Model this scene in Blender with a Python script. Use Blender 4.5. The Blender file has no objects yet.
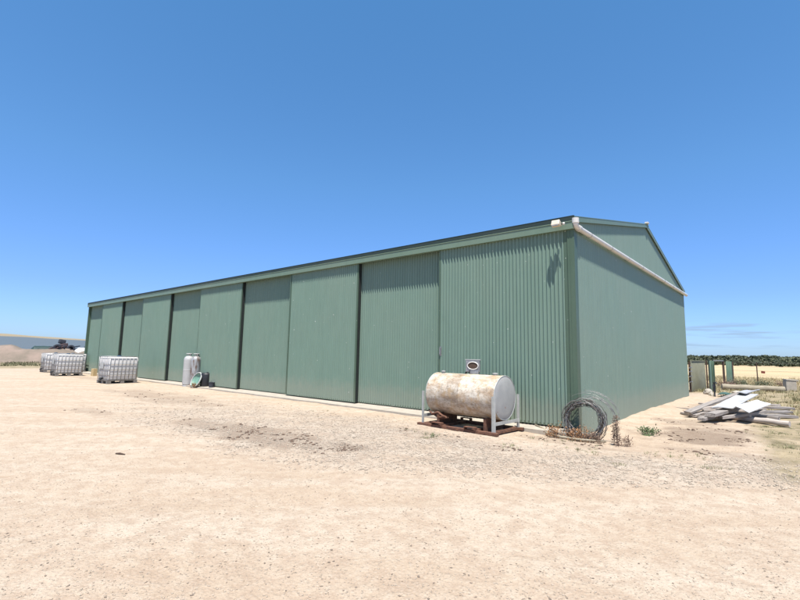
import bpy, bmesh, math, random
import numpy as np
from mathutils import Vector, Matrix, noise

random.seed(7)
rng = np.random.default_rng(11)
C = bpy.context.scene.collection
sc = bpy.context.scene
GZ = -0.09

# ------------------------------------------------------------------ materials
ALB = .80
def mat(name):
    m = bpy.data.materials.new(name); m.use_nodes = True
    nt = m.node_tree; b = nt.nodes['Principled BSDF']
    return m, nt, b
def nd(nt, t, **k):
    n = nt.nodes.new(t)
    for a, v in k.items():
        if a in n.inputs: n.inputs[a].default_value = v
        else: setattr(n, a, v)
    return n
def noise_n(nt, scale, detail=4, rough=.55, vec=None, dist=0):
    n = nt.nodes.new('ShaderNodeTexNoise')
    n.inputs['Scale'].default_value = scale; n.inputs['Detail'].default_value = detail
    n.inputs['Roughness'].default_value = rough; n.inputs['Distortion'].default_value = dist
    if vec is not None: nt.links.new(vec, n.inputs['Vector'])
    return n
def ramp(nt, src, stops):
    r = nt.nodes.new('ShaderNodeValToRGB'); e = r.color_ramp.elements
    while len(e) < len(stops): e.new(.5)
    for i, (p, c) in enumerate(stops):
        e[i].position = p
        if not hasattr(c, '__len__'): c = (c, c, c)
        e[i].color = (*c, 1)
    nt.links.new(src, r.inputs[0]); return r
def mix(nt, fac, a, b, mode='MIX'):
    m = nt.nodes.new('ShaderNodeMix'); m.data_type = 'RGBA'; m.blend_type = mode
    for sock, v in ((m.inputs[0], fac), (m.inputs[6], a), (m.inputs[7], b)):
        if isinstance(v, bpy.types.NodeSocket): nt.links.new(v, sock)
        elif hasattr(v, '__len__'): sock.default_value = (*v, 1)
        else: sock.default_value = v
    return m.outputs[2]
def mapping(nt, scale=(1,1,1), rot=(0,0,0), coord='Object'):
    tc = nt.nodes.new('ShaderNodeTexCoord'); mp = nt.nodes.new('ShaderNodeMapping')
    mp.inputs['Scale'].default_value = scale; mp.inputs['Rotation'].default_value = rot
    nt.links.new(tc.outputs[coord], mp.inputs[0]); return mp.outputs[0]
def bump(nt, b, h, strength=.5, dist=.01):
    n = nt.nodes.new('ShaderNodeBump'); n.inputs['Strength'].default_value = strength
    n.inputs['Distance'].default_value = dist
    nt.links.new(h, n.inputs['Height']); nt.links.new(n.outputs[0], b.inputs['Normal'])
def simple(name, col, rough=.6, metal=0, var=.25, scale=6, bmp=0, col2=None):
    m, nt, b = mat(name)
    col = tuple(c*ALB for c in col); col2 = col2 and tuple(c*ALB for c in col2)
    v = mapping(nt)
    n = noise_n(nt, scale, 5, .6, v)
    c2 = col2 or tuple(c*(1-var) for c in col)
    r = ramp(nt, n.outputs[0], [(.35, c2), (.65, col)])
    nt.links.new(r.outputs[0], b.inputs['Base Color'])
    b.inputs['Roughness'].default_value = rough; b.inputs['Metallic'].default_value = metal
    if bmp: bump(nt, b, noise_n(nt, scale*4, 5, .6, v).outputs[0], bmp, .01)
    return m

def painted_steel(name, col, rough=.42, dust=.5, specks=True):
    m, nt, b = mat(name)
    v = mapping(nt, (1.0, 1.0, .12))
    streak = noise_n(nt, 7, 5, .6, v)
    v2 = mapping(nt)
    big = noise_n(nt, .6, 4, .6, v2)
    c = mix(nt, ramp(nt, streak.outputs[0], [(.3, 0), (.75, 1)]).outputs[0], tuple(x*.95 for x in col), tuple(x*1.05+.003 for x in col))
    c = mix(nt, ramp(nt, big.outputs[0], [(.4, 0), (.8, dust*.25)]).outputs[0], c, (.27, .25, .20))
    if specks:
        sp = noise_n(nt, 17, 2, .5, v2)
        c = mix(nt, ramp(nt, sp.outputs[0], [(.75, 0), (.77, .75)]).outputs[0], c, (.6, .6, .54))
    # splash dust on the bottom half metre
    sx = nt.nodes.new('ShaderNodeSeparateXYZ'); tc = nt.nodes.new('ShaderNodeTexCoord')
    nt.links.new(tc.outputs['Object'], sx.inputs[0])
    ad = nd(nt, 'ShaderNodeMath', operation='MULTIPLY_ADD'); nt.links.new(noise_n(nt, 5, 4, .6, v2).outputs[0], ad.inputs[0]); ad.inputs[1].default_value = -.6
    nt.links.new(sx.outputs[2], ad.inputs[2])
    c = mix(nt, ramp(nt, ad.outputs[0], [(0, dust*.55), (.35, 0)]).outputs[0], c, (.32, .28, .22))
    nt.links.new(c, b.inputs['Base Color'])
    b.inputs['Roughness'].default_value = rough; b.inputs['Specular IOR Level'].default_value = .22
    bump(nt, b, noise_n(nt, 2.2, 3, .5, v2).outputs[0], .25, .02)
    return m

M = {}
GREEN = (.172, .240, .196)
M['wall'] = painted_steel('green_sheeting', GREEN, .38)
M['door'] = painted_steel('green_door_sheeting', (.150, .222, .176), .40)
M['trim'] = painted_steel('green_trim', (.075, .118, .080), .40, .3)
M['fascia'] = painted_steel('fascia_green', (.14, .20, .145), .4, .6)
M['darktrim'] = painted_steel('dark_roof_trim', (.024, .040, .036), .6, .2, False)
M['gap'] = simple('shaded_seam_black', (.02, .028, .024), .8)  # shadow and gap of the door seams put into the flange colour
M['roof'] = painted_steel('roof_green', (.15, .24, .19), .4, .5)
M['pvc'] = simple('white_pvc', (.78, .74, .68), .4, 0, .12, 3)
M['concrete'] = simple('pale_concrete', (.50, .435, .35), .9, 0, .18, 5, .4)
M['black'] = simple('black_plastic', (.02, .02, .022), .5)
M['cream'] = simple('cream_plastic', (.72, .62, .48), .5, 0, .12, 9)
M['galv'] = simple('galvanised', (.42, .42, .42), .45, .55, .35, 12)
M['rust'] = simple('rusty_steel', (.22, .10, .055), .85, 0, .5, 14, .5, (.10, .045, .03))
M['greypaint'] = simple('chalky_grey_paint', (.50, .50, .47), .6, 0, .2, 8)
M['ibc'] = simple('cloudy_white_plastic', (.80, .775, .74), .5, 0, .06, 2)
M['cage'] = simple('cage_tube', (.40, .39, .38), .45, .4, .25, 8)
M['pallet'] = simple('weathered_pallet', (.26, .235, .21), .85, 0, .35, 9)
M['redcap'] = simple('blue_cap', (.03, .10, .18), .5)
M['block'] = simple('raw_pine', (.62, .46, .24), .8, 0, .2, 14)
M['wire'] = simple('rusty_grey_wire', (.15, .125, .11), .6, .3, .45, 30)
M['wirelight'] = simple('bright_wire', (.42, .40, .38), .5, .5, .3, 30)
M['whiteboard'] = simple('white_sheet', (.74, .72, .70), .5, 0, .12, 3, .15)
M['dullwhite'] = simple('dull_white_sheet', (.56, .545, .53), .6, 0, .2, 3, .15)
M['greysheet'] = simple('grey_sheet', (.50, .49, .50), .6, 0, .3, 4, .2)
M['deadgreen'] = simple('weed_green', (.115, .16, .055), .7, 0, .4, 20)
M['weedbrown'] = simple('dead_weed', (.25, .155, .105), .85, 0, .55, 15)
M['weedorange'] = simple('orange_dead_weed', (.42, .215, .095), .85, 0, .5, 15)
M['scrub'] = simple('scrub_leaves', (.12, .125, .06), .8, 0, .6, .04, 0, (.055, .07, .035))
M['trunk'] = simple('bark', (.12, .09, .07), .9)
M['olive'] = simple('olive_sheet', (.19, .185, .125), .55, 0, .2, 3, .2)
M['brownpost'] = simple('brown_post', (.10, .06, .04), .85)
M['straw'] = simple('dry_grass_blades', (.52, .43, .24), .9, 0, .4, 3)
M['strawgreen'] = simple('olive_grass_blades', (.33, .32, .16), .9, 0, .4, 3)
M['greengrass'] = simple('green_grass_blades', (.20, .19, .095), .9, 0, .4, .6)
M['stone'] = simple('limestone_gravel', (.56, .455, .345), .95, 0, .35, 2.5)
M['stone2'] = simple('dark_gravel', (.33, .255, .19), .95, 0, .4, 2.5)
M['clod'] = simple('brown_clod', (.24, .155, .105), .95, 0, .4, 9)
M['mound'] = simple('earth_bank', (.30, .22, .17), .95, 0, .35, .5, .6, (.17, .14, .10))
M['red'] = simple('red_sign', (.28, .06, .035), .6)
M['scrap'] = simple('purple_scrap', (.15, .10, .10), .8, 0, .6, 1.5)
M['scrapdark'] = simple('dark_scrap', (.05, .055, .07), .7)
M['tarp'] = simple('dark_green_tarp', (.018, .05, .042), .6)
M['basin_in'] = simple('pale_green_lining', (.22, .40, .30), .5, 0, .3, 6)
M['greentarp'] = simple('green_plastic', (.06, .13, .09), .6)

def wood(name, c1, c2):
    c1 = tuple(c*ALB for c in c1); c2 = tuple(c*ALB for c in c2)
    m, nt, b = mat(name)
    v = mapping(nt, (1.2, 22, 22))
    n = noise_n(nt, 2.0, 6, .65, v)
    c = ramp(nt, n.outputs[0], [(.3, c2), (.68, c1)]).outputs[0]
    nt.links.new(c, b.inputs['Base Color']); b.inputs['Roughness'].default_value = .85
    bump(nt, b, n.outputs[0], .5, .01); return m
M['wood'] = wood('grey_timber', (.46, .41, .37), (.17, .14, .125))
M['woodpale'] = wood('pale_timber', (.66, .57, .50), (.34, .28, .24))
M['log'] = wood('pale_log', (.48, .41, .29), (.20, .16, .11))

# weathered tank paint (object x runs along the barrel)
m, nt, b = mat('stained_tank_paint'); M['tank'] = m
v = mapping(nt, (1.1, 2.5, 2.5)); v1 = mapping(nt)
st = noise_n(nt, 2.6, 8, .68, v, .3); fine = noise_n(nt, 9, 7, .72, v1)
c = mix(nt, ramp(nt, st.outputs[0], [(.40, 0), (.61, .75)]).outputs[0], (.60, .525, .42), (0.288, 0.176, 0.096))
c = mix(nt, ramp(nt, fine.outputs[0], [(.50, 0), (.68, .75)]).outputs[0], c, (0.176, 0.136, 0.088))
st2 = noise_n(nt, 1.3, 6, .65, mapping(nt, (1.4, 1, 1), (0, 0, .4)), .5)
c = mix(nt, ramp(nt, st2.outputs[0], [(.50, 0), (.64, .5)]).outputs[0], c, (.54, .52, .47))
sp_n = noise_n(nt, 38, 5, .7, mapping(nt, (.6, 1, 1)))
c = mix(nt, ramp(nt, sp_n.outputs[0], [(.53, 0), (.62, .55)]).outputs[0], c, (.20, .14, .08))
low = noise_n(nt, 5, 6, .7, mapping(nt, (1.6, 1, 1)))
c = mix(nt, ramp(nt, low.outputs[0], [(.52, 0), (.60, .5)]).outputs[0], c, (.42, .27, .12))
nt.links.new(c, b.inputs['Base Color']); b.inputs['Roughness'].default_value = .55
bump(nt, b, fine.outputs[0], .3, .006)
m, nt, b = mat('tank_end_paint'); M['tankend'] = m
v1 = mapping(nt); n1 = noise_n(nt, 3, 5, .6, v1); n2 = noise_n(nt, 12, 3, .5, v1)
c = mix(nt, ramp(nt, n1.outputs[0], [(.35, 0), (.7, 1)]).outputs[0], (0.320, 0.316, 0.304), (0.400, 0.392, 0.368))
c = mix(nt, ramp(nt, n2.outputs[0], [(.70, 0), (.74, .9)]).outputs[0], c, (0.240, 0.072, 0.032))
nt.links.new(c, b.inputs['Base Color']); b.inputs['Roughness'].default_value = .5
# gas cylinder
m, nt, b = mat('rust_streaked_cylinder'); M['gas'] = m
n1 = noise_n(nt, 3, 6, .65, mapping(nt, (3, 3, .8)))
c = mix(nt, ramp(nt, n1.outputs[0], [(.47, 0), (.58, .9)]).outputs[0], (0.336, 0.336, 0.336), (0.128, 0.068, 0.040))
nt.links.new(c, b.inputs['Base Color']); b.inputs['Roughness'].default_value = .5; b.inputs['Metallic'].default_value = .2
M['gasclean'] = simple('grey_cylinder', (.50, .49, .47), .5, 0, .12, 5)

# ------------------------------------------------------------------ mesh helpers
def smooth(me, on=True):
    me.polygons.foreach_set('use_smooth', [on]*len(me.polygons))
def link(name, me, m=None, parent=None):
    o = bpy.data.objects.new(name, me); C.objects.link(o)
    if m is not None: me.materials.append(m)
    if parent is not None: o.parent = parent
    return o
def tag(o, label=None, cat=None, group=None, kind=None):
    if label: o['label'] = label
    if cat: o['category'] = cat
    if group: o['group'] = group
    if kind: o['kind'] = kind
    return o
def empty(name, loc=(0,0,0), rz=0, label=None, cat=None, group=None):
    o = bpy.data.objects.new(name, None); C.objects.link(o); o.location = loc; o.rotation_euler = (0, 0, rz)
    o.empty_display_size = .2
    return tag(o, label, cat, group)
class MB:
    def __init__(s): s.v = []; s.f = []; s.sm = False
    def add(s, vs, fs):
        n = len(s.v); s.v += [tuple(v) for v in vs]; s.f += [tuple(i+n for i in f) for f in fs]
    def box(s, c, d, rot=None, bev=0):
        x, y, z = d[0]/2, d[1]/2, d[2]/2
        if bev:
            bm = bmesh.new(); bmesh.ops.create_cube(bm, size=1)
            for v in bm.verts: v.co = Vector((v.co.x*d[0], v.co.y*d[1], v.co.z*d[2]))
            bmesh.ops.bevel(bm, geom=list(bm.edges), offset=bev, segments=2, affect='EDGES', profile=.6)
            vs = [v.co.copy() for v in bm.verts]; fs = [[v.index for v in f.verts] for f in bm.faces]; bm.free()
        else:
            vs = [Vector((i*x, j*y, k*z)) for k in (-1,1) for j in (-1,1) for i in (-1,1)]
            fs = [(0,2,3,1),(4,5,7,6),(0,1,5,4),(2,6,7,3),(0,4,6,2),(1,3,7,5)]
        if rot is not None: vs = [rot @ v for v in vs]
        s.add([v+Vector(c) for v in vs], fs); return s
    def beam(s, a, b, w, h, bev=0):
        a = Vector(a); b = Vector(b); d = b-a; L = d.length; x = d/L
        up = Vector((0,0,1)) if abs(x.z) < .95 else Vector((0,1,0))
        y = up.cross(x).normalized(); z = x.cross(y)
        R = Matrix((x, y, z)).transposed()
        return s.box((a+b)/2, (L, w, h), R, bev)
    def tube(s, pts, r, n=8, cap=True):
        pts = [Vector(p) for p in pts]; rs = r if hasattr(r, '__len__') else [r]*len(pts)
        vs = []; fs = []; prev = None
        for i, p in enumerate(pts):
            t = (pts[min(i+1, len(pts)-1)] - pts[max(i-1, 0)]).normalized()
            if prev is None:
                u = t.orthogonal().normalized()
            else:
                u = (prev - t*prev.dot(t)).normalized()
            prev = u; w = t.cross(u)
            for k in range(n):
                a = 2*math.pi*k/n; vs.append(p + (u*math.cos(a)+w*math.sin(a))*rs[i])
        for i in range(len(pts)-1):
            for k in range(n):
                fs.append((i*n+k, i*n+(k+1)%n, (i+1)*n+(k+1)%n, (i+1)*n+k))
        if cap: fs.append(tuple(range(n))[::-1]); fs.append(tuple((len(pts)-1)*n+k for k in range(n)))
        s.add(vs, fs); return s
    def lathe(s, prof, c=(0,0,0), n=24, R=None):
        vs = []; fs = []
        for r, z in prof:
            for k in range(n):
                a = 2*math.pi*k/n; v = Vector((r*math.cos(a), r*math.sin(a), z))
                vs.append((R @ v if R is not None else v) + Vector(c))
        for i in range(len(prof)-1):
            for k in range(n): fs.append((i*n+k, i*n+(k+1)%n, (i+1)*n+(k+1)%n, (i+1)*n+k))
        if prof[0][0] > 1e-4: fs.append(tuple(range(n))[::-1])
        if prof[-1][0] > 1e-4: fs.append(tuple((len(prof)-1)*n+k for k in range(n)))
        s.add(vs, fs); return s
    def build(s, name, m, parent=None, smo=False, angle=None):
        me = bpy.data.meshes.new(name); me.from_pydata([tuple(v) for v in s.v], [], s.f); me.update()
        if smo: smooth(me)
        o = link(name, me, m, parent)
        if angle:
            me.set_sharp_from_angle(angle=math.radians(angle))
        return o
def np_mesh(name, V, F, m, smo=False):
    me = bpy.data.meshes.new(name)
    me.vertices.add(len(V)); me.vertices.foreach_set('co', V.astype(np.float32).ravel())
    k = F.shape[1]; me.loops.add(F.size); me.loops.foreach_set('vertex_index', F.astype(np.int32).ravel())
    me.polygons.add(len(F)); me.polygons.foreach_set('loop_start', np.arange(0, F.size, k, dtype=np.int32))
    me.polygons.foreach_set('loop_total', np.full(len(F), k, dtype=np.int32))
    me.update(calc_edges=True); me.validate()
    if smo: smooth(me)
    return link(name, me, m)
def copy_tree(o, parent=None):
    c = o.copy(); C.objects.link(c)
    if parent is not None: c.parent = parent
    for ch in list(o.children): copy_tree(ch, c)
    return c

# ------------------------------------------------------------------ ground
def sstep(a, b, x):
    t = max(0, min(1, (x-a)/(b-a))); return t*t*(3-2*t)
def ground_z(x, y):
    near = 1 - sstep(14, 40, math.hypot(x, y))
    z = GZ
    z += near*.022*noise.noise(Vector((x*.55, y*.55, 1.3))) + near*.010*noise.noise(Vector((x*2.1, y*2.1, 4)))
    u_, v_ = x*.76+y*.65, -x*.65+y*.76
    z += near*.011*noise.noise(Vector((u_*.18, v_*1.3, 7)))+near*.004*noise.noise(Vector((u_*5, v_*5, 2)))
    z -= .055*math.exp(-((x+2.6)**2+(y-9.3)**2)/3.0)
    # dirt heaped along the gable wall
    if y > 10: z += .05*math.exp(-((x+3.0)**2)/.2)*sstep(10.5, 14, y)*(1-sstep(22, 26, y))*(1+.5*noise.noise(Vector((0, y*1.5, 2))))
    # flat beside the concrete strip
    s = 1-sstep(.0, .6, abs(y-8.75)-.2)
    if x < -3.1: z = z*(1-s) + s*min(z, -.075)
    return z
def axis(lo, hi, fine0, fine1, step, grow=1.16):
    a = list(np.arange(fine0, fine1+1e-6, step)); s = step; x = a[-1]
    while x < hi: s *= grow; x += s; a.append(x)
    s = step; x = a[0]; L = []
    while x > lo: s *= grow; x -= s; L.append(x)
    return L[::-1]+a
xs = axis(-3500, 3500, -11, 3.0, .075, 1.08); ys = axis(-3500, 3500, 0.2, 15, .075, 1.08)
V = np.array([(x, y, ground_z(x, y) if abs(x) < 60 and -20 < y < 60 else GZ) for y in ys for x in xs])
nx, ny = len(xs), len(ys)
idx = np.arange(nx*ny).reshape(ny, nx)
F = np.stack([idx[:-1,:-1], idx[:-1,1:], idx[1:,1:], idx[1:,:-1]], -1).reshape(-1, 4)

def masks(x, y):
    a, b_, c_, d = masks0(x, y); return a*.7, b_*.8, min(1, c_*1.35), d
def masks0(x, y):
    n = noise.noise(Vector((x*.35, y*.35, 9))); n2 = noise.noise(Vector((x*1.3, y*1.3, 5))); n3 = noise.noise(Vector((x*4, y*4, 8)))
    # grey gravel belt in front of the doors
    fx = -6.3 if x < -6.3 else x
    lo = 4.0 + max(0, (x+4.5))*.75 + .7*n
    grey = sstep(lo-.7, lo+.5, y)*(1-sstep(6.9, 8.3, y+.5*n))*(1-sstep(8, 16, -x)) if x < -1.0 else sstep(lo-.7, lo+.5, y)*(1-sstep(8.2, 9.5, y))*(1-sstep(.5, 2, x))
    grey = max(0, min(1, grey*(.75+.7*n2)))
    # brown matted patches
    br = 0
    for cx, cy, rx, ry, a in ((-7.1, 4.7, 1.6, .55, .75), (-8.6, 4.6, 1.0, .5, .6), (-5.3, 5.0, .5, .3, .8), (-15, 6.2, 3.2, .8, .5), (-12, 3.6, 1.2, .3, .4), (-4.9, 6.8, 1.5, .3, .3),
                              (-1.5, 10.7, .95, .95, 1.0), (-1.0, 11.8, .8, .55, .8), (-.9, 9.0, .9, .35, .5), (-3.0, 8.2, 1.2, .25, .4), (-1.9, 12.6, .6, .6, .6), (-2, 17, .5, 2, .4), (-26, 7.5, 3, .5, .4)):
        d = ((x-cx)/rx)**2+((y-cy)/ry)**2
        br = max(br, a*(1-sstep(.35, 1.5, d+1.1*n2+.8*n3)))
    # dry grass ground on the right and behind
    ed = -.75 - .5*n
    dry = sstep(ed, ed+.6, x + (y-10)*.06)*sstep(6.4, 8.5, y + .9*n2)*(.5+.7*max(0, n2+n3+.3))
    if y > 14: dry = max(dry, sstep(-1.9, -.2, x+(y-16)*.12+.5*n2)*sstep(14, 19, y+n))
    if y > 22: dry = max(dry, sstep(23, 29, y+1.5*n+max(0, -x-2)*.8))
    if x < -38: dry = max(dry, sstep(38, 44, -x+3*n))
    field = sstep(34, 40, y+n) if x > -60 else 0
    return grey, br, max(0, min(1, dry)), field
cols = np.zeros((len(V), 4), np.float32)
for i, (x, y, z) in enumerate(V):
    if -70 < x < 40 and -2 < y < 60: cols[i] = masks(x, y)
    else: cols[i] = (0, 0, 1 if (y > 40 or x < -45) else 0, 1 if (y > 40 and x > -60) else 0)
g = np_mesh('ground', V, F, None, True)
at = g.data.attributes.new('zones', 'FLOAT_COLOR', 'POINT'); at.data.foreach_set('color', cols.ravel())
m, nt, b = mat('dry_ground'); g.data.materials.append(m)
a = nd(nt, 'ShaderNodeAttribute', attribute_name='zones'); sp = nt.nodes.new('ShaderNodeSeparateColor'); nt.links.new(a.outputs[0], sp.inputs[0])
v = mapping(nt)
vt = mapping(nt, (3.4, .62, 1), (0, 0, .705)); vt.node.vector_type = 'TEXTURE'      # wheel-track banding runs across the view of the yard
big = noise_n(nt, .8, 5, .6, v); mid = noise_n(nt, 7, 6, .7, v); fin = noise_n(nt, 60, 4, .75, v); trk = noise_n(nt, 1.1, 5, .6, vt)
base = mix(nt, ramp(nt, big.outputs[0], [(.3, 0), (.7, 1)]).outputs[0], (0.417, 0.315, 0.222), (0.449, 0.350, 0.255))
base = mix(nt, ramp(nt, trk.outputs[0], [(.40, 0), (.60, .75)]).outputs[0], base, (0.492, 0.401, 0.305))
base = mix(nt, ramp(nt, mid.outputs[0], [(.40, .6), (.56, 0)]).outputs[0], base, (0.356, 0.256, 0.179))
base = mix(nt, ramp(nt, mid.outputs[0], [(.58, 0), (.74, .55)]).outputs[0], base, (0.499, 0.415, 0.331))
gr = mix(nt, ramp(nt, mid.outputs[0], [(.38, 0), (.64, 1)]).outputs[0], (0.306, 0.239, 0.185), (0.427, 0.360, 0.291))
c = mix(nt, sp.outputs[0], base, gr)
c = mix(nt, sp.outputs[1], c, mix(nt, mid.outputs[0], (0.157, 0.104, 0.073), (0.257, 0.194, 0.140)))
dg = mix(nt, ramp(nt, noise_n(nt, 2.2, 7, .75, v).outputs[0], [(.36, 0), (.62, 1)]).outputs[0], (0.157, 0.129, 0.070), (0.371, 0.290, 0.179))
c = mix(nt, sp.outputs[2], c, dg)
fld = mix(nt, ramp(nt, noise_n(nt, .03, 6, .6, mapping(nt, (.4, 2, 1))).outputs[0], [(.3, 0), (.7, 1)]).outputs[0], (0.413, 0.304, 0.159), (0.499, 0.388, 0.232))
c = mix(nt, a.outputs['Alpha'], c, fld)
c = mix(nt, ramp(nt, fin.outputs[0], [(.30, .55), (.48, 0)]).outputs[0], c, (0.214, 0.159, 0.116))
vor = nt.nodes.new('ShaderNodeTexVoronoi'); vor.inputs['Scale'].default_value = 34; nt.links.new(v, vor.inputs['Vector'])
c = mix(nt, ramp(nt, vor.outputs['Distance'], [(0, .28), (.45, 0)]).outputs[0], c, (0.542, 0.471, 0.385))
nt.links.new(c, b.inputs['Base Color']); b.inputs['Roughness'].default_value = .95; b.inputs['Specular IOR Level'].default_value = .15
hm = nd(nt, 'ShaderNodeMath', operation='MULTIPLY_ADD'); nt.links.new(fin.outputs[0], hm.inputs[0]); hm.inputs[1].default_value = .5; nt.links.new(mid.outputs[0], hm.inputs[2])
hm2 = nd(nt, 'ShaderNodeMath', operation='MULTIPLY_ADD'); nt.links.new(vor.outputs['Distance'], hm2.inputs[0]); hm2.inputs[1].default_value = -.35; nt.links.new(hm.outputs[0], hm2.inputs[2])
bump(nt, b, hm2.outputs[0], .75, .03)
tag(g, kind='structure')

# hill on the left: grey stubble field below, tan crest
def hill_h(y): return 15.5 - 5.5*sstep(60, 260, y) - 5*sstep(260, 700, y) + .8*noise.noise(Vector((y*.01, 3, 0))) + .5*noise.noise(Vector((y*.05, 3, 0)))
hx = np.linspace(-240, -1100, 60); hy = np.linspace(-900, 1100, 120)
HV = np.array([(x, y, -1.2 + (hill_h(y)+1.2)*sstep(240, 640, -x) + .5*noise.noise(Vector((x*.02, y*.02, 0)))) for y in hy for x in hx])
idx = np.arange(60*120).reshape(120, 60)
h = np_mesh('hill', HV, np.stack([idx[:-1,:-1], idx[1:,:-1], idx[1:,1:], idx[:-1,1:]], -1).reshape(-1, 4), None, True)
m, nt, b = mat('hill_fields'); h.data.materials.append(m)
sx = nt.nodes.new('ShaderNodeSeparateXYZ'); tc = nt.nodes.new('ShaderNodeTexCoord'); nt.links.new(tc.outputs['Object'], sx.inputs[0])
mr = nd(nt, 'ShaderNodeMapRange'); nt.links.new(sx.outputs[0], mr.inputs[0]); mr.inputs[1].default_value = -505; mr.inputs[2].default_value = -485
n1 = noise_n(nt, .02, 5, .6, mapping(nt, (1, .3, 1)))
tan = mix(nt, n1.outputs[0], (.21, .165, .095), (.27, .205, .12)); gry = mix(nt, n1.outputs[0], (.062, .085, .10), (.095, .112, .125))
nt.links.new(mix(nt, mr.outputs[0], tan, gry), b.inputs['Base Color']); b.inputs['Roughness'].default_value = 1
tag(h, kind='structure')

# ------------------------------------------------------------------ scattered ground stuff
def pebbles(name, n, sampler, smin, smax, m, flat=.6):
    base = np.array([(1,0,0),(-1,0,0),(0,1,0),(0,-1,0),(0,0,1),(0,0,-1)], float)
    tri = np.array([(0,2,4),(2,1,4),(1,3,4),(3,0,4),(2,0,5),(1,2,5),(3,1,5),(0,3,5)])
    P = []
    while len(P) < n:
        p = sampler()
        if p is not None: P.append(p)
    P = np.array(P); n = len(P)
    s = smin*(smax/smin)**(rng.random(n)**1.8)
    J = base[None]*(1+.45*(rng.random((n,6,3))-.5)) + .35*(rng.random((n,6,3))-.5)
    J[:,:,2] *= flat; ang = rng.random(n)*6.28
    ca, sa = np.cos(ang)[:,None], np.sin(ang)[:,None]
    X = J[:,:,0]*1.25; Y = J[:,:,1]*.85
    J[:,:,0], J[:,:,1] = X*ca-Y*sa, X*sa+Y*ca
    J *= s[:,None,None]
    z = np.array([ground_z(x, y) for x, y in P]) + s*.22
    J[:,:,0] += P[:,0:1]; J[:,:,1] += P[:,1:2]; J[:,:,2] += z[:,None]
    Fc = (tri[None]+6*np.arange(n)[:,None,None]).reshape(-1, 3)
    o = np_mesh(name, J.reshape(-1,3), Fc, m); tag(o, kind='stuff'); return o
yaw0 = -.7053
def in_view(r0, r1, spread=.86):
    # denser close to the yard's near edge
    r = r0*(r1/r0)**random.random(); a = yaw0 + random.uniform(-spread, spread)
    return r*math.sin(a), r*math.cos(a)
def free(x, y):
    return not (x < -3.0 and y > 8.55) and not (-33 < x < -3 and y > 9)
def s_all():
    x, y = in_view(1.8, 13)
    return (x, y) if free(x, y) and y > -1 else None
def s_grey():
    x, y = in_view(4, 15)
    if not free(x, y): return None
    gq = masks(x, y)[0] if y > 0 else 0
    return (x, y) if random.random() < gq else None
def s_dark():
    x, y = in_view(1.8, 15)
    if not free(x, y) or y < 0: return None
    return (x, y) if random.random() < .25+.75*masks(x, y)[0] else None
o = pebbles('gravel', 45000, s_all, .002, .0075, M['stone']); tag(o, 'pale limestone gravel scattered over the yard', 'gravel')
o = pebbles('gravel', 16000, s_grey, .005, .020, M['stone']); tag(o, 'coarser pale gravel lying in front of the shed doors', 'gravel')
o = pebbles('gravel', 6000, s_dark, .002, .010, M['stone2']); tag(o, 'darker pebbles strewn among the pale gravel', 'gravel')
def s_clod():
    x, y = in_view(4, 24)
    if not free(x, y) or y < 0 or x > .3: return None
    return (x, y) if random.random() < masks0(x, y)[1]*(noise.noise(Vector((x*2, y*2, 3)))*1.6+.15) else None
o = pebbles('dirt_clods', 900, s_clod, .008, .038, M['clod'], .4); tag(o, 'brown clods and matted dead weeds on the gravel', 'clods')

def grass(name, n, sampler, hmin, hmax, m, blades=9, wid=.006, spread=.05, zf=ground_z, label=None):
    Vs = []; k = 0
    while k < n:
        p = sampler()
        if p is None: continue
        k += 1; x, y = p; z = zf(x, y); hh = random.uniform(hmin, hmax)
        for _ in range(blades):
            a = random.uniform(0, 6.28); r = spread*random.random(); lx, ly = math.cos(a), math.sin(a)
            bx, by = x+lx*r, y+ly*r; t = hh*random.uniform(.5, 1); lean = t*random.uniform(.2, 1.0)
            px, py = -ly*wid, lx*wid
            if random.random() < .5: px, py = random.uniform(-wid, wid), random.uniform(-wid, wid)
            Vs += [(bx-px, by-py, z-.01), (bx+px, by+py, z-.01), (bx+lx*lean+px*.2, by+ly*lean+py*.2, z+t)]
    Vs = np.array(Vs); o = np_mesh(name, Vs, np.arange(len(Vs)).reshape(-1, 3), m)
    tag(o, label, 'grass', kind='stuff'); return o
def s_dry():
    x = random.uniform(-1.2, 1.6); y = random.uniform(6.8, 15)
    return (x, y) if random.random() < masks(x, y)[2]*max(0, noise.noise(Vector((x*2.2, y*2.2, 0)))+.1) else None
grass('dry_grass', 520, s_dry, .015, .06, M['strawgreen'], 12, .005, .05, label='sparse dry grass on the bare ground at the right')
def s_dry2():
    x = random.uniform(-4, 9); y = random.uniform(16, 36)
    d = masks(x, y)[2]
    return (x, y) if random.random() < d*max(0, .35+noise.noise(Vector((x*.8, y*.8, 0)))) else None
grass('dry_grass', 2600, s_dry2, .04, .20, M['straw'], 9, .012, .12, label='straw coloured grass around the log and fence')
grass('dry_grass', 700, s_dry2, .05, .22, M['strawgreen'], 10, .012, .14, label='olive green grass growing through the straw near the fence')
def s_far():
    return (random.uniform(-9, 14), random.uniform(35, 52))
grass('dry_grass', 2200, s_far, .12, .38, M['straw'], 8, .02, .2, label='tall straw along the far side of the wire fence')
def s_green():
    x = -random.uniform(46, 100); y = random.uniform(-8, 34)
    return (x, y) if random.random() < .6+noise.noise(Vector((x*.2, y*.2, 0))) else None
grass('green_grass', 9500, s_green, .08, .24, M['greengrass'], 8, .035, .3, label='low green grass in a strip beyond the yard at left')
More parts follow.
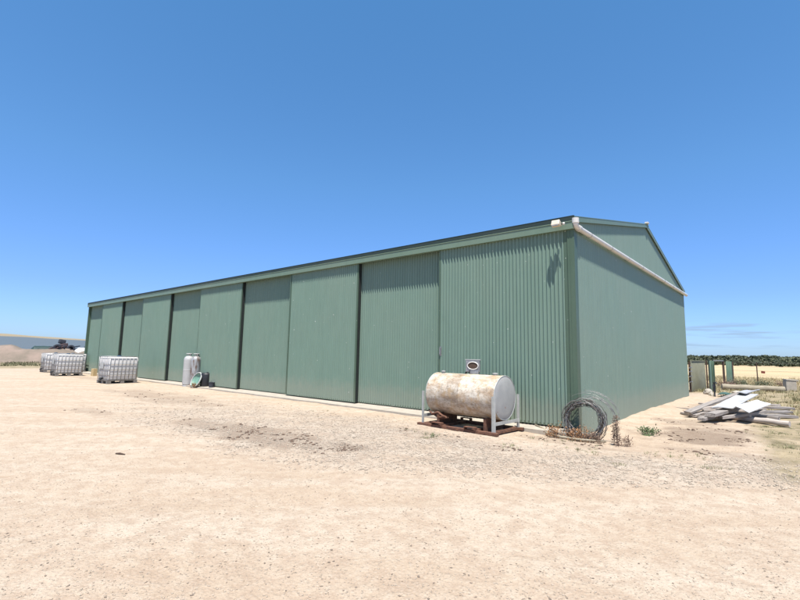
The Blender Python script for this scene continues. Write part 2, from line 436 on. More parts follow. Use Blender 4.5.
def s_tuft():
    c = random.choice([(-3.0, 8.35, .22), (-2.6, 7.6, .12), (-1.9, 6.9, .12), (-4.95, 6.6, .05), (-5.0, 6.9, .1), (-3.6, 7.0, .12), (-8.8, 7.7, .3), (-5.6, 7.0, .1), (-1.5, 8.2, .15), (-1.1, 8.6, .15), (-.95, 7.6, .2), (-3.4, 8.2, .15)])
    return c[0]+random.gauss(0, c[2]), c[1]+random.gauss(0, c[2])
grass('dry_grass', 110, s_tuft, .02, .06, M['strawgreen'], 12, .004, .04, label='tiny dry tufts dotted about the gravel by the shed')

# ------------------------------------------------------------------ shed
X0, Y0, L, W = -3.167, 9.036, 29.93, 12.57
XL, YB = X0-L, Y0+W
HE, HT, HP = 3.913, 4.159, 5.481
shed = empty('shed', (X0, Y0, 0), 0, 'long green corrugated steel shed with sliding doors and a low gable', 'shed')
def P(o):       # parts are modelled in world coordinates, then moved under the thing
    o.parent = shed; o.matrix_parent_inverse = Matrix.Translation((-X0, -Y0, 0)); return o
def corr(name, u0, u1, zb, zt, place, m, pitch=.083, amp=.0175, seg=8):
    n = max(2, int((u1-u0)/pitch*seg)); us = np.linspace(u0, u1, n)
    Vv = []; 
    for u in us:
        ph = 2*math.pi*u/pitch; off = amp*math.tanh(1.3*math.sin(ph))/math.tanh(1.3)
        zs = [zb] + [zt(u)] if callable(zt) else [zb, zt]
        for z in zs: Vv.append(place(u, off, z))
    i = np.arange(n-1)*2
    o = np_mesh(name, np.array(Vv), np.stack([i, i+2, i+3, i+1], -1), m, True); return o
# structural shell behind the doors (header, rear and far walls)
cols_x = [X0, -9.230, -15.374, -21.423, -27.387, XL]
laps = [-6.406, -12.429, -18.588, -24.611, -30.527]
REC = .15
def door(x0, x1, y, ztop):
    d = corr('door', x0+.05, x1-.05, .02, ztop, lambda u, o_, z: (u, y-o_, z), M['door'])
    P(d)
    fr = MB()
    for xx in (x0+.028, x1-.028): fr.box((xx, y+.012, ztop/2+.005), (.056, .05, ztop-.01))
    fr.box(((x0+x1)/2, y+.02, .03), (x1-x0-.12, .03, .05))
    f = fr.build('door_frame', M['trim'], d); return d
handles = []
for i in range(5):
    xr, xl = cols_x[i], cols_x[i+1]; lp = laps[i]
    if i == 0:  # nearest bay: the right-hand leaf ends at the corner flashing
        d1 = door(lp-.03, xr-.13, Y0, HE+.12)
    else:
        d1 = door(lp-.03, xr-.03, Y0, HE+.12)
        MB().box((xr-.03, Y0+.062, HE/2+.06), (.012, .10, HE+.1)).build('edge_flange', M['gap'], d1)
    d2 = door(xl-.16, lp+.12, Y0+REC, HE+.12)
    hb = MB(); hb.box((lp+.03, Y0-.03, 1.45), (.03, .035, .16), None, .006); hb.box((lp+.03, Y0-.012, 1.45), (.05, .012, .22))
    if i == 0: hb.build('latch', M['galv'], d1)
# dark steel columns standing behind the joints
mb = MB()
for x in cols_x[1:-1]: mb = MB().box((x, Y0+.36, HE/2+.03), (.20, .16, HE)); P(mb.build('column', M['darktrim']))
P(MB().box((XL+.02, Y0+.12, 1.98), (.10, .26, 3.92)).build('corner_flashing', M['trim']))
# corner flashing (front and gable leg)
mb = MB(); mb.box((X0-.045, Y0-.024, 2.02), (.125, .012, 4.10)); mb.tube([(X0-.105, Y0-.026, 0), (X0-.105, Y0-.026, 4.06)], .009, 8); mb.tube([(X0-.055, Y0-.030, 0), (X0-.055, Y0-.030, 4.06)], .006, 8); mb.box((X0+.022, Y0+.055, 2.00), (.012, .165, 4.2))
mb.box((X0-.125, Y0+.01, 2.02), (.012, .05, 4.0))
P(mb.build('corner_flashing', M['trim']))
# gable walls
slope = (HP-HT)/(W/2)
def gz(y): return HT - .05 + slope*(W/2-abs(y-(Y0+W/2)))
gw = corr('gable_wall', Y0+.10, YB, -.16, lambda u: gz(u)-.02, lambda u, o_, z: (X0+o_, u, z), M['wall'], .083, .007); P(gw)
gw2 = corr('gable_wall', Y0+.10, YB, -.16, lambda u: gz(u)-.02, lambda u, o_, z: (XL-o_, u, z), M['wall'], .166, .011, 6); P(gw2)
rw = corr('rear_wall', XL, X0, -.16, HT-.1, lambda u, o_, z: (u, YB+o_, z), M['wall'], .166, .011, 6); P(rw)
hd = MB().box(((X0+XL)/2, Y0+.45, (HE+HT)/2), (L-.3, .08, .3)).build('door_header', M['darktrim']); P(hd)
# concrete slab and its edge strip
P(MB().box(((X0+XL)/2-.02, Y0+W/2+.05, -.11), (L-.12, W-.2, .2)).build('slab', M['concrete']))
bm = MB(); n = 240
for k in range(n):
    x0 = XL-.1+(L+.0)*k/n; x1 = XL-.1+(L+.0)*(k+1)/n
    e0 = Y0-.36+.03*noise.noise(Vector((x0*1.1, 0, 0))); e1 = Y0-.36+.03*noise.noise(Vector((x1*1.1, 0, 0)))
    bm.add([(x0,e0,-.2),(x1,e1,-.2),(x1,e1,-.045),(x0,e0,-.045),(x0,Y0+.145,-.012),(x1,Y0+.145,-.012)], [(0,1,2,3),(3,2,5,4)])
P(bm.build('apron', M['concrete']))
# roof, fascia gutter, dark roof edge, barge trims, ridge cap
def roofside(s):
    y0 = Y0-.07 if s < 0 else YB+.07; yr = Y0+W/2
    Vv = []; n = int((L+.16)/.083*4)
    us = np.linspace(XL-.06, X0+.06, n)
    for u in us:
        o_ = .009*math.sin(2*math.pi*u/.166)
        Vv += [(u, y0, HT-.01+o_), (u, yr, HP-.01+o_)]
    i = np.arange(n-1)*2
    return P(np_mesh('roof', np.array(Vv), np.stack([i, i+2, i+3, i+1], -1), M['roof'], True))
roofside(-1); roofside(1)
mb = MB()   # gutter box with rolled lip
yy = Y0-.082
mb.box(((X0+XL)/2, yy+.005, HE+.077), (L+.05, .012, .154)); mb.box(((X0+XL)/2, yy+.056, HE+.004), (L+.05, .10, .010))
mb.tube([(XL-.02, yy-.003, HE+.152), (X0+.02, yy-.003, HE+.152)], .010, 8)
mb.box((X0+.03, yy+.055, HE+.075), (.008, .11, .15)); mb.box((XL-.03, yy+.055, HE+.075), (.008, .11, .15))
P(mb.build('gutter', M['fascia']))
mb = MB(); mb.box(((X0+XL)/2, yy+.012, HT-.035), (L+.10, .016, .095)); mb.box(((X0+XL)/2, yy+.035, HT+.017), (L+.10, .07, .010))
P(mb.build('roof_edge', M['darktrim']))
def barge(name, x, sx):
    for s in (-1, 1):
        a = Vector((x, Y0-.06 if s < 0 else YB+.06, HT-.01)); bb = Vector((x, Y0+W/2, HP+.005))
        mb = MB(); up = Vector((0, 0, .0))
        d = (bb-a)
        mb.add([a+Vector((sx*.055,0,-.10)), bb+Vector((sx*.055,0,-.10)), bb+Vector((sx*.055,0,.02)), a+Vector((sx*.055,0,.02)),
                a+Vector((sx*.045,0,-.10)), bb+Vector((sx*.045,0,-.10)), bb+Vector((sx*.045,0,.01)), a+Vector((sx*.045,0,.01)),
                a+Vector((-sx*.12,0,.035)), bb+Vector((-sx*.12,0,.035))],
               [(0,1,2,3), (5,4,7,6), (0,4,5,1), (3,2,9,8), (0,3,7,4)])
        P(mb.build(name, M['fascia']))
barge('barge_trim', X0, 1); barge('barge_trim', XL, -1)
mb = MB(); yr = Y0+W/2
mb.add([(XL-.07,yr-.2,HP-.02),(X0+.07,yr-.2,HP-.02),(X0+.07,yr,HP+.035),(XL-.07,yr,HP+.035),(XL-.07,yr+.2,HP-.02),(X0+.07,yr+.2,HP-.02)], [(0,1,2,3),(3,2,5,4)])
P(mb.build('ridge_cap', M['roof']))
mb = MB(); mb.box((X0+.06, yr, HP+.045), (.10, .16, .05), None, .01); P(mb.build('ridge_end_cap', M['pvc']))
# white pipe that carries the front gutter's water along the gable
xp = X0+.067
mb = MB(); mb.tube([(xp, Y0-.04, HE+.20), (xp, Y0-.04, HE+.10), (xp, Y0-.025, HE+.07), (xp, Y0+.02, HE+.045), (xp, Y0+.10, HE+.04), (xp, YB+.25, HE+.11)], .056, 16)
pp = P(mb.build('drain_pipe', M['pvc'], None, True, 40))
mb = MB(); mb.tube([(xp, Y0-.04, HE+.21), (xp, Y0-.04, HE+.11)], .068, 16); mb.tube([(xp, Y0+.07, HE+.0395), (xp, Y0+.19, HE+.041)], .067, 16)
mb.build('pipe_socket', M['pvc'], pp, False)
for yy_ in np.arange(Y0+.8, YB, 1.5):
    mb = MB(); zz = HE+.04+.07*(yy_-Y0)/(W+.25)
    mb.tube([(xp+.058*math.cos(t), yy_, zz+.058*math.sin(t)) for t in np.linspace(0, 2*math.pi, 17)], .005, 4, False); mb.box((X0+.014, yy_, zz), (.02, .02, .07))
    mb.build('pipe_bracket', M['galv'], pp)
mb = MB(); mb.box((X0+.20*0+.012, YB-.02, HE-.5), (.02, .02, 1.0));

# ------------------------------------------------------------------ floodlight on the gutter
fl = empty('floodlight', (-3.37, 8.88, HE+.09), 0, 'small cream floodlight with a sensor on the gutter at the near corner', 'floodlight')
MB().box((0, -.03, .0), (.08, .07, .06), None, .01).build('mounting_base', M['cream'], fl)
R = Matrix.Rotation(math.radians(-22), 3, 'X')
MB().box((-.04, -.10, .01), (.165, .10, .115), R, .014).build('lamp_housing', M['cream'], fl)
MB().box((-.04, -.147, -.008), (.13, .012, .085), R, .004).build('lens', M['galv'], fl)
MB().lathe([(.0, -.03), (.02, -.027), (.026, 0), (.02, .02), (0, .024)], (.10, -.065, .0), 14).build('sensor', M['pvc'], fl, True)
MB().tube([(0, -.03, 0), (.06, -.05, .0), (.10, -.06, .0)], .010, 8).build('sensor_arm', M['black'], fl)

# ------------------------------------------------------------------ fuel tank on its stand
tk = empty('fuel_tank', (-5.03, 8.15, GZ), math.radians(-1.5), 'horizontal rust-stained cream fuel tank on a low rusty skid by the doors', 'tank')
TR, TZ, TL = .42, .65, 1.60
Rx = Matrix.Rotation(math.radians(90), 3, 'Y')
ends = [(.0, 0)]
MB().lathe([(TR, -TL/2), (TR+.004, -TL/2+.01), (TR+.004, -TL/2+.04), (TR, -TL/2+.045), (TR, -.005), (TR+.0035, 0), (TR, .005), (TR, TL/2-.045), (TR+.004, TL/2-.04), (TR+.004, TL/2-.01), (TR, TL/2)], (0, 0, TZ), 64, Rx).build('barrel', M['tank'], tk, True, 35)
for s in (-1, 1):
    pr = [(TR-.006, s*(TL/2-.01)), (TR-.006, s*(TL/2+.002)), (TR-.03, s*(TL/2+.012)), (TR*.7, s*(TL/2+.022)), (TR*.35, s*(TL/2+.03)), (0, s*(TL/2+.032))]
    MB().lathe(pr, (0, 0, TZ), 48, Rx).build('end_plate', M['tankend'], tk, True, 50)
    rim = MB().tube([(s*(TL/2+.004), (TR-.002)*math.cos(t), TZ+(TR-.002)*math.sin(t)) for t in np.linspace(0, 2*math.pi, 49)], .008, 6, False)
    rim.build('rim', M['greypaint'], tk, True)
fy = .46
for s in (-1, 1):
    for t in (-1, 1):
        x = s*(TL/2+.01)
        lg = MB(); lg.box((x+s*.028, t*fy, .37), (.055, .008, .66)); lg.box((x, t*(fy+.02), .37), (.008, .045, .66))
        lg.build('leg', M['greypaint'], tk)
    MB().beam((s*(TL/2+.045), -fy, .20), (s*(TL/2+.045), fy, .20), .01, .06).build('cross_bar', M['greypaint'], tk)
    MB().beam((s*(TL/2-.25), -.32, .14), (s*(TL/2-.25), .32, .14), .06, .24).build('saddle', M['rust'], tk)
for t in (-1, 1):
    MB().box((0, t*(fy+.03), .03), (TL+.26, .09, .055), None, .006).build('skid_rail', M['rust'], tk)
    for q in (-.42, .36):
        p_ = MB(); p_.box((q, t*(fy+.06), .105), (.24, .10, .012)); p_.box((q-.115, t*(fy+.06), .075), (.012, .10, .05)); p_.box((q+.115, t*(fy+.06), .075), (.012, .10, .05))
        p_.build('fork_pocket', M['rust'], tk)
for x in (-.8, -.4, .38, .8): MB().box((x, 0, .035), (.10, 2*fy, .045)).build('cross_member', M['rust'], tk)
# fittings on top
MB().lathe([(.03, 0), (.03, .035), (.045, .035), (.045, .055), (.0, .06)], (-.62, -.05, TZ+TR-.008), 16).build('vent_cap', M['greypaint'], tk, False)
MB().lathe([(.035, 0), (.035, .03), (.055, .03), (.055, .05), (.0, .055)], (.58, .03, TZ+TR-.008), 16).build('filler_cap', M['greypaint'], tk, False)
pm = empty('pump', (.06, .04, TZ+TR-.01), math.radians(12)); pm.parent = tk
MB().tube([(-.05, .0, 0), (-.05, 0, .09)], .035, 12).build('riser', M['black'], pm)
MB().box((.04, 0, .05), (.18, .10, .07), None, .012).build('pump_body', M['galv'], pm)
MB().box((.0, 0, .175), (.30, .05, .24), None, .006).build('meter_plate', M['galv'], pm)
MB().tube([(.005+0.115*math.cos(t), -.032, .18+.075*math.sin(t)) for t in np.linspace(0, 2*math.pi, 33)], .010, 8, False).build('dial_ring', M['pvc'], pm, True)
MB().lathe([(.105, 0), (0, .004)], (.005, -.027, .18), 24, Matrix.Rotation(math.radians(90), 3, 'X') @ Matrix.Diagonal((1, .66, 1))).build('dial', M['brownpost'], pm)
MB().box((.0, -.0, .302), (.33, .06, .016)).build('plate_lip', M['greypaint'], pm)
MB().tube([(-.05, 0, .05), (-.13, 0, .06), (-.17, 0, .02)], .018, 10).build('outlet', M['black'], pm)
# hose sagging beneath the barrel at the far end
MB().tube([(-.80, -.30, .30), (-.66, -.38, .24), (-.5, -.40, .29), (-.40, -.36, .22), (-.30, -.33, .20), (-.55, -.30, .17), (-.72, -.25, .22)], .022, 10).build('hose', M['rust'], tk, True)

# ------------------------------------------------------------------ wire coil, stick, weeds
co = empty('wire_coil', (-3.00, 8.86, GZ-.05), math.radians(8), 'upright tangled coil of old fencing wire propped against the shed corner', 'wire coil')
mb = MB(); mb2 = MB()
for k in range(34):
    r = .33+random.gauss(0, .030); oy = random.gauss(0, .035); ox = random.gauss(0, .012); oz = random.gauss(0, .015); ph = random.uniform(0, 6.28)
    a0 = random.uniform(0, 6.28); pts = []
    for t in np.linspace(0, 2*math.pi*random.uniform(.8, 1.0), 40):
        rr = r + .014*math.sin(5*t+ph)+.008*math.sin(13*t+ph*2)
        pts.append((rr*math.cos(t+a0)+ox, oy+.025*math.sin(3*t+ph)+.10*(rr*math.sin(t+a0)+.36)*.6, .345+oz+rr*math.sin(t+a0)))
    (mb if k % 4 else mb2).tube(pts, .0048, 5)
mb.build('coil', M['wire'], co, True)
for k in range(17):
    r = random.uniform(.36, .54); ox = random.uniform(.04, .16); pts = []; a0 = random.uniform(-.2, .5); a1 = a0+random.uniform(1.0, 1.9)
    for t in np.linspace(a0, a1, 24): pts.append((r*math.cos(t)+ox, random.gauss(0, .003)+.05, .36+r*math.sin(t)))
    mb2.tube(pts, .0026, 4)
mb2.build('loose_strand', M['wirelight'], co, True)
st = MB(); st.tube([(-4.02, 9.0, -.0), (-3.78, 8.85, -.035), (-3.60, 8.62, -.085), (-3.30, 8.55, -.105), (-2.95, 8.57, -.11), (-2.58, 8.74, -.115)], [.012, .018, .02, .024, .024, .016], 8)
tag(st.build('stick', M['log'], None, True), 'long crooked grey stick on the ground below the wire coil', 'stick')

def weed(name, loc, hgt, stems, m, label, cat='weed', spread=.1, leaf=.012, leaves=26, group=None, lean=.35):
    mb = MB(); lf = MB(); x0, y0 = loc[:2]; kx = spread*.3; z0 = ground_z(x0, y0)
    for s in range(stems):
        a = random.uniform(0, 6.28); h_ = hgt*random.uniform(.55, 1); l = lean*h_*random.random(); bx, by = spread*random.uniform(-.5, .5), spread*random.uniform(-.5, .5)
        pts = [Vector((bx+l*math.cos(a)*t**1.5, by+l*math.sin(a)*t**1.5, h_*t)) for t in (0, .35, .7, 1)]
        mb.tube(pts, [.004, .0035, .0025, .0012], 4)
        for k in range(leaves):
            t = random.uniform(.15, 1); q = Vector((bx+l*math.cos(a)*t**1.5, by+l*math.sin(a)*t**1.5, h_*t))
            q += Vector([random.gauss(0, spread*.28*(1.15-t)+.008) for _ in range(3)])
            sz = leaf*random.uniform(.5, 1.4); u = Vector([random.gauss(0, 1) for _ in range(3)]).normalized(); w = u.orthogonal().normalized()
            lf.add([q-u*sz, q+w*sz*.5, q+u*sz, q-w*sz*.5], [(0, 1, 2, 3)])
    mb.lathe([(spread*.75, -.006), (spread*.7, .004), (0, .012)], (0, 0, 0), 10)
    e = empty(name, (x0, y0, z0-.012), 0, label, cat, group)
    mb.build('stem', M['weedbrown'] if m is not M['deadgreen'] else M['deadgreen'], e); lf.build('leaves', m, e); return e
G = 'dead weeds around the wire coil'
weed('dead_weed', (-3.42, 8.60), .26, 14, M['weedorange'], 'orange-brown dead weed at the left foot of the wire coil', group=G, spread=.26, leaf=.016, leaves=34)
weed('dead_weed', (-3.08, 8.64), .25, 14, M['weedorange'], 'rust-orange dead weed in front of the middle of the coil', group=G, spread=.2, leaf=.016, leaves=30)
weed('dead_weed', (-2.90, 8.68), .33, 9, M['weedorange'], 'slender upright tan weed inside the right half of the coil', group=G, spread=.10, leaf=.012, leaves=34)
weed('dead_weed', (-2.74, 8.72), .2, 12, M['weedbrown'], 'dull brown dead weed between the coil and the tallest weed', group=G, spread=.2, leaf=.014, leaves=26)
weed('dead_weed', (-2.42, 8.74), .62, 8, M['weedbrown'], 'tallest dead weed with dark brown seed heads right of the coil', group=G, spread=.11, leaf=.013, leaves=64, lean=.15)
weed('dead_weed', (-2.28, 8.68), .2, 12, M['weedbrown'], 'low pinkish-brown dead weed at the far right of the stick', group=G, spread=.2, leaf=.013, leaves=24)
weed('green_weed', (-2.24, 10.35), .16, 16, M['deadgreen'], 'small bright green weed growing on the dirt beside the gable wall', spread=.22, leaf=.022, leaves=16, lean=1.2)
weed('green_weed', (-4.88, 6.72), .07, 8, M['deadgreen'], 'tiny olive green weed in the gravel in front of the tank', spread=.10, leaf=.010, leaves=14, lean=1.0)
weed('dead_weed', (-17.75, 8.62), .22, 10, M['weedorange'], 'orange dead weed at the foot of the gas cylinders', spread=.2, leaf=.025, leaves=22)
for (x, y, h_, lab, mm) in ((-2.2, 33.2, .55, 'dark green shrub left of the fence post', 'deadgreen'), (-1.35, 34.5, .5, 'olive shrub right of the fence post', 'deadgreen'), (-2.75, 31.5, .42, 'brown scrubby bush beside the yard gateway', 'weedbrown'),
                            (-.3, 36, .4, 'low brown bush behind the concrete block', 'weedbrown')):
    weed('shrub', (x, y), h_*.72, 20, M['scrub'] if mm == 'deadgreen' else M[mm], lab, 'shrub', spread=.7, leaf=.035, leaves=40, group='scrubby bushes near the wire fence', lean=.8)

# ------------------------------------------------------------------ liquid containers
def ibc_tree(lx=1.2, ly=1.0):
    e = empty('ibc_tote')
    H0, H1 = .15, 1.13
    bm = MB().box((0, 0, (H0+H1)/2), (lx-.05, ly-.05, H1-H0-.02), None, .06); bm.lathe([(.12, 0), (.12, .03), (.0, .035)], (0, 0, H1-.015), 20)
    bt = bm.build('bottle', M['ibc'], e, True, 60)
    MB().lathe([(.085, 0), (.085, .035), (.0, .04)], (0, 0, H1+.018), 16).build('cap', M['redcap'], e)
    cg = MB(); r = .0105
    zs = [H0+.02+(H1-H0-.02)*t for t in (0, .22, .45, .68, 1)]
    for z in zs:
        hx, hy = lx/2-.005, ly/2-.005; c_ = .05
        cg.tube([(-hx+c_, -hy, z), (hx-c_, -hy, z), (hx, -hy+c_, z), (hx, hy-c_, z), (hx-c_, hy, z), (-hx+c_, hy, z), (-hx, hy-c_, z), (-hx, -hy+c_, z), (-hx+c_, -hy, z)], r, 6, False)
    for k in range(8):
        x = -lx/2+.06+(lx-.12)*k/7
        for s in (-1, 1): cg.tube([(x, s*(ly/2-.005), zs[0]), (x, s*(ly/2-.005), zs[-1])], r, 6)
    for k in range(7):
        y = -ly/2+.06+(ly-.12)*k/6
        for s in (-1, 1): cg.tube([(s*(lx/2-.005), y, zs[0]), (s*(lx/2-.005), y, zs[-1])], r, 6)
    for y in (-.25, .25): cg.tube([(-lx/2+.01, y, H1+.012), (lx/2-.01, y, H1+.012)], r, 6)
    cg.build('cage', M['cage'], e, True)
    MB().box((0, 0, .128), (lx, ly, .025)).box((0, 0, .012), (lx, .12, .022)).box((0, -ly/2+.06, .012), (lx, .12, .022)).box((0, ly/2-.06, .012), (lx, .12, .022)).build('pallet_deck', M['pallet'], e)
    for sx in (-1, 0, 1):
        for sy in (-1, 0, 1):
            if sx or sy: MB().box((sx*(lx/2-.075), sy*(ly/2-.06), .069), (.15, .12, .092)).build('pallet_block', M['pallet'], e)
    MB().tube([(-lx/2+.03, 0, .24), (-lx/2-.05, 0, .22), (-lx/2-.09, 0, .15)], .045, 12).build('valve', M['black'], e)
    MB().box((-lx/2-.004, .12, .75), (.01, .30, .26)).build('name_plate', M['greypaint'], e)
    return e
ib = ibc_tree(); GI = 'caged liquid containers along the shed'
def place(o, x, y, deg, label, first=False, tilt=0):
    c = o if first else copy_tree(o)
    c.location = (x, y, ground_z(x, y)-.005); c.rotation_euler = (0, tilt, math.radians(deg)); tag(c, label, 'ibc tank', GI); return c
# corner nearest the camera at (-21.6, 6.95); faces run to (-22.6,8.2) and away to the left
place(ib, -22.3, 7.4, 95, 'white caged container standing alone nearest the camera, timber block behind it', True)
place(ib, -29.4, 7.3, 90, 'white caged container in front of the others by the far end of the shed')
place(ib, -34.0, 7.8, 90, 'white caged container half hidden behind the left side of the front one')
place(ib, -32.85, 8.38, 90, 'white caged container peeping out on the right behind the front one at the shed end')
tag(MB().box((-28.4, 8.28, .09), (.22, .2, .42), Matrix.Rotation(.2, 3, 'Z'), .01).build('timber_block', M['block'], None), 'upright raw yellow timber block against the shed behind the nearest container', 'timber block')

# ------------------------------------------------------------------ gas cylinders and the things round them
def cylinder(x, y, m, label):
    e = empty('gas_cylinder', (x, y, ground_z(x, y)), 0, label, 'gas cylinder', 'gas cylinders by the doors')
    r = .19
    MB().lathe([(r*.93, 0), (r*.93, .06), (r*.9, .07), (r*.99, .085), (r, .10), (r, .125), (r, .30), (r, .62), (r, .64), (r+.004, .65), (r, .66), (r, .68), (r, 1.04), (r, 1.06), (r*.96, 1.12), (r*.82, 1.18), (r*.5, 1.22), (.0, 1.235)], (0, 0, 0), 28).build('body', m, e, True, 40)
    mb = MB()
    for k in range(3):
        a = k*2.094+.3; mb.box((.085*math.cos(a), .085*math.sin(a), 1.26), (.05, .012, .10), Matrix.Rotation(a+1.57, 3, 'Z'))
    mb.tube([(.10*math.cos(t), .10*math.sin(t), 1.315) for t in np.linspace(0, 6.283, 25)], .018, 8, False)
    mb.build('collar', M['gasclean'], e, True)
    MB().lathe([(.02, 0), (.02, .05), (.03, .06), (.03, .09), (0, .09)], (0, 0, 1.23), 10).build('valve', M['galv'], e)
    return e
cylinder(-18.72, 8.78, M['gasclean'], 'plain grey gas cylinder, the left one of the pair')
cylinder(-18.36, 8.90, M['gas'], 'gas cylinder streaked with brown rust, the right one of the pair')
# shallow basin leaning on edge
bs = empty('basin', (-17.86, 8.72, ground_z(-17.86, 8.72)+.0), 0, 'round shallow basin with pale rim and green inside leaning on the cylinders', 'basin')
Rb = Matrix.Rotation(math.radians(-88), 3, 'Z') @ Matrix.Rotation(math.radians(66), 3, 'Y') 
MB().lathe([(.0, -.10), (.20, -.10), (.27, -.04), (.31, .01), (.30, .012), (.26, -.03), (.195, -.088), (0, -.088)], (0, 0, .30), 36, Rb).build('bowl', M['basin_in'], bs, True)
MB().tube([Vector((0, 0, .30))+Rb @ Vector((.31*math.cos(t), .31*math.sin(t), .01)) for t in np.linspace(0, 6.283, 41)], .024, 8, False).build('rim', M['greypaint'], bs, True)
dr = empty('drum', (-17.62, 9.0, -.03), 0, 'black plastic drum standing behind the basin against the door', 'drum')
MB().lathe([(.20, 0), (.21, .03), (.21, .44), (.19, .50), (.16, .52), (.0, .52)], (0, 0, 0), 24).build('shell', M['black'], dr, True, 40)
MB().lathe([(.035, 0), (.035, .03), (0, .03)], (.08, 0, .52), 12).build('bung', M['black'], dr)
cn = empty('bucket', (-16.98, 8.90, -.05), 0, 'small dark grey bucket on the concrete edge right of the drum', 'bucket')
MB().lathe([(.085, 0), (.11, .20), (.118, .20), (.118, .215), (.10, .215), (.08, .02), (0, .02)], (0, 0, 0), 20).build('pail', M['scrapdark'], cn, True, 40)
MB().tube([(.115*math.cos(t), .02, .20+.07*math.sin(t)) for t in np.linspace(0, 3.14, 12)], .005, 5).build('handle', M['galv'], cn)

# ------------------------------------------------------------------ timber pile
GP = 'old timber in the pile'
def plank(a, b_, w, t, m, label, name='plank', bev=.006):
    a = Vector(a); b_ = Vector(b_); d = b_-a; Ln = d.length
    n = 14; k1, k2, k3 = random.uniform(-.02, .02), random.uniform(-.015, .015), random.uniform(-.10, .10); vs = []; fs = []
    sec = [(-1, -.8), (-.93, -1), (.93, -1), (1, -.8), (1, .8), (.93, 1), (-.93, 1), (-1, .8)]
    for i in range(n+1):
        q = -1+2*i/n; ww = w*(1+.05*noise.noise(Vector((i*.6, Ln, 0)))); tw = k3*q
        for j, (p1, p2) in enumerate(sec):
            yy_, zz_ = p1*ww/2, p2*t/2
            ex = (random.uniform(-.02, .012) if i in (0, n) else 0)
            vs.append((q*Ln/2+ex, yy_*math.cos(tw)-zz_*math.sin(tw)+k1*(1-q*q)*2, yy_*math.sin(tw)+zz_*math.cos(tw)+k2*(1-q*q)))
    for i in range(n):
        for j in range(8): fs.append((i*8+j, i*8+(j+1)%8, (i+1)*8+(j+1)%8, (i+1)*8+j))
    fs.append(tuple(range(8))[::-1]); fs.append(tuple(n*8+j for j in range(8)))
    mb = MB(); mb.add(vs, [f[::-1] for f in fs])
    o = mb.build(name, M[m] if isinstance(m, str) else m); x = d.normalized(); y = Vector((0, 0, 1)).cross(x).normalized(); z = x.cross(y)
    Rm = Matrix((x, y, z)).transposed().to_4x4(); Rm.translation = (a+b_)/2; o.matrix_world = Rm
    return tag(o, label, name.replace('_', ' '), GP)
def pole(a, b_, r, m, label, name='pole', taper=.85):
    a = Vector(a); b_ = Vector(b_); d = b_-a; Ln = d.length; mb = MB(); N = 10
    mb.tube([(-Ln/2+Ln*k/N, .012*math.sin(k*1.3), .008*math.cos(k*1.7)) for k in range(N+1)], [r*(1-(1-taper)*k/N)*(1+.04*math.sin(k*2.1)) for k in range(N+1)], 14)
    o = mb.build(name, M[m], None, True, 50); x = d.normalized(); y = Vector((0, 0, 1)).cross(x).normalized(); z = x.cross(y)
    Rm = Matrix((x, y, z)).transposed().to_4x4(); Rm.translation = (a+b_)/2; o.matrix_world = Rm
    return o
tag(pole((-1.42, 14.25, -.02), (-.10, 13.66, -.02), .075, 'woodpale', ''), 'pale round pole along the front of the timber pile', 'pole', GP)
plank((-1.66, 12.80, .00), (-1.22, 15.1, .12), .16, .07, 'wood', 'thick grey plank at the left front of the pile, lying over its own black shadow')
plank((-1.50, 12.92, .10), (-1.05, 15.0, .22), .22, .08, 'wood', 'widest grey plank pointing at the camera, resting on the thick front one')
plank((-2.06, 13.70, .04), (-1.12, 16.7, .46), .17, .06, 'wood', 'long grey plank along the upper left edge of the pile')
plank((-1.95, 13.75, -.03), (-1.35, 15.9, .10), .15, .06, 'wood', 'grey plank half under the long upper left one')
plank((-2.30, 14.40, -.05), (-1.60, 13.75, -.03), .10, .05, 'wood', 'short dark plank jutting out at the far left of the pile')
plank((-1.75, 13.9, .12), (-.75, 14.6, .12), .12, .05, 'woodpale', 'pale plank crossing the heap under the white sheets')
plank((-.80, 15.3, .06), (-.10, 17.1, -.03), .16, .07, 'wood', 'grey plank sticking out right of the bright sheet, between two others')
plank((-1.0, 16.8, .05), (-.05, 18.6, -.04), .16, .07, 'wood', 'farthest grey plank sticking out on the right of the pile')
pl = plank((-.95, 15.0, -.02), (.02, 15.9, -.05), .14, .07, 'wood', 'dark brown plank sticking out on the right, closest to the pale pole')
plank((-1.6, 15.2, -.04), (-.3, 15.0, -.04), .18, .08, 'wood', 'heavy bearer buried crossways beneath the middle of the pile')
plank((-1.45, 16.4, .0), (-.6, 16.2, .0), .2, .14, 'wood', 'short bearer under the back of the pile')
plank((-1.72, 13.3, -.02), (-1.30, 13.95, .02), .13, .06, 'woodpale', 'short pale broken plank at the front left between the thick grey ones')
plank((-1.85, 14.3, .12), (-1.05, 15.3, .26), .12, .04, 'woodpale', 'thin pale plank running beside the long white sheet on its left')
plank((-1.35, 13.35, .02), (-.55, 14.45, .16), .14, .06, 'wood', 'grey plank whose near end shows under the low corner of the bright sheet')
plank((-1.0, 16.3, .22), (-.35, 17.6, .10), .13, .05, 'woodpale', 'pale plank tilted down at the back right of the pile')
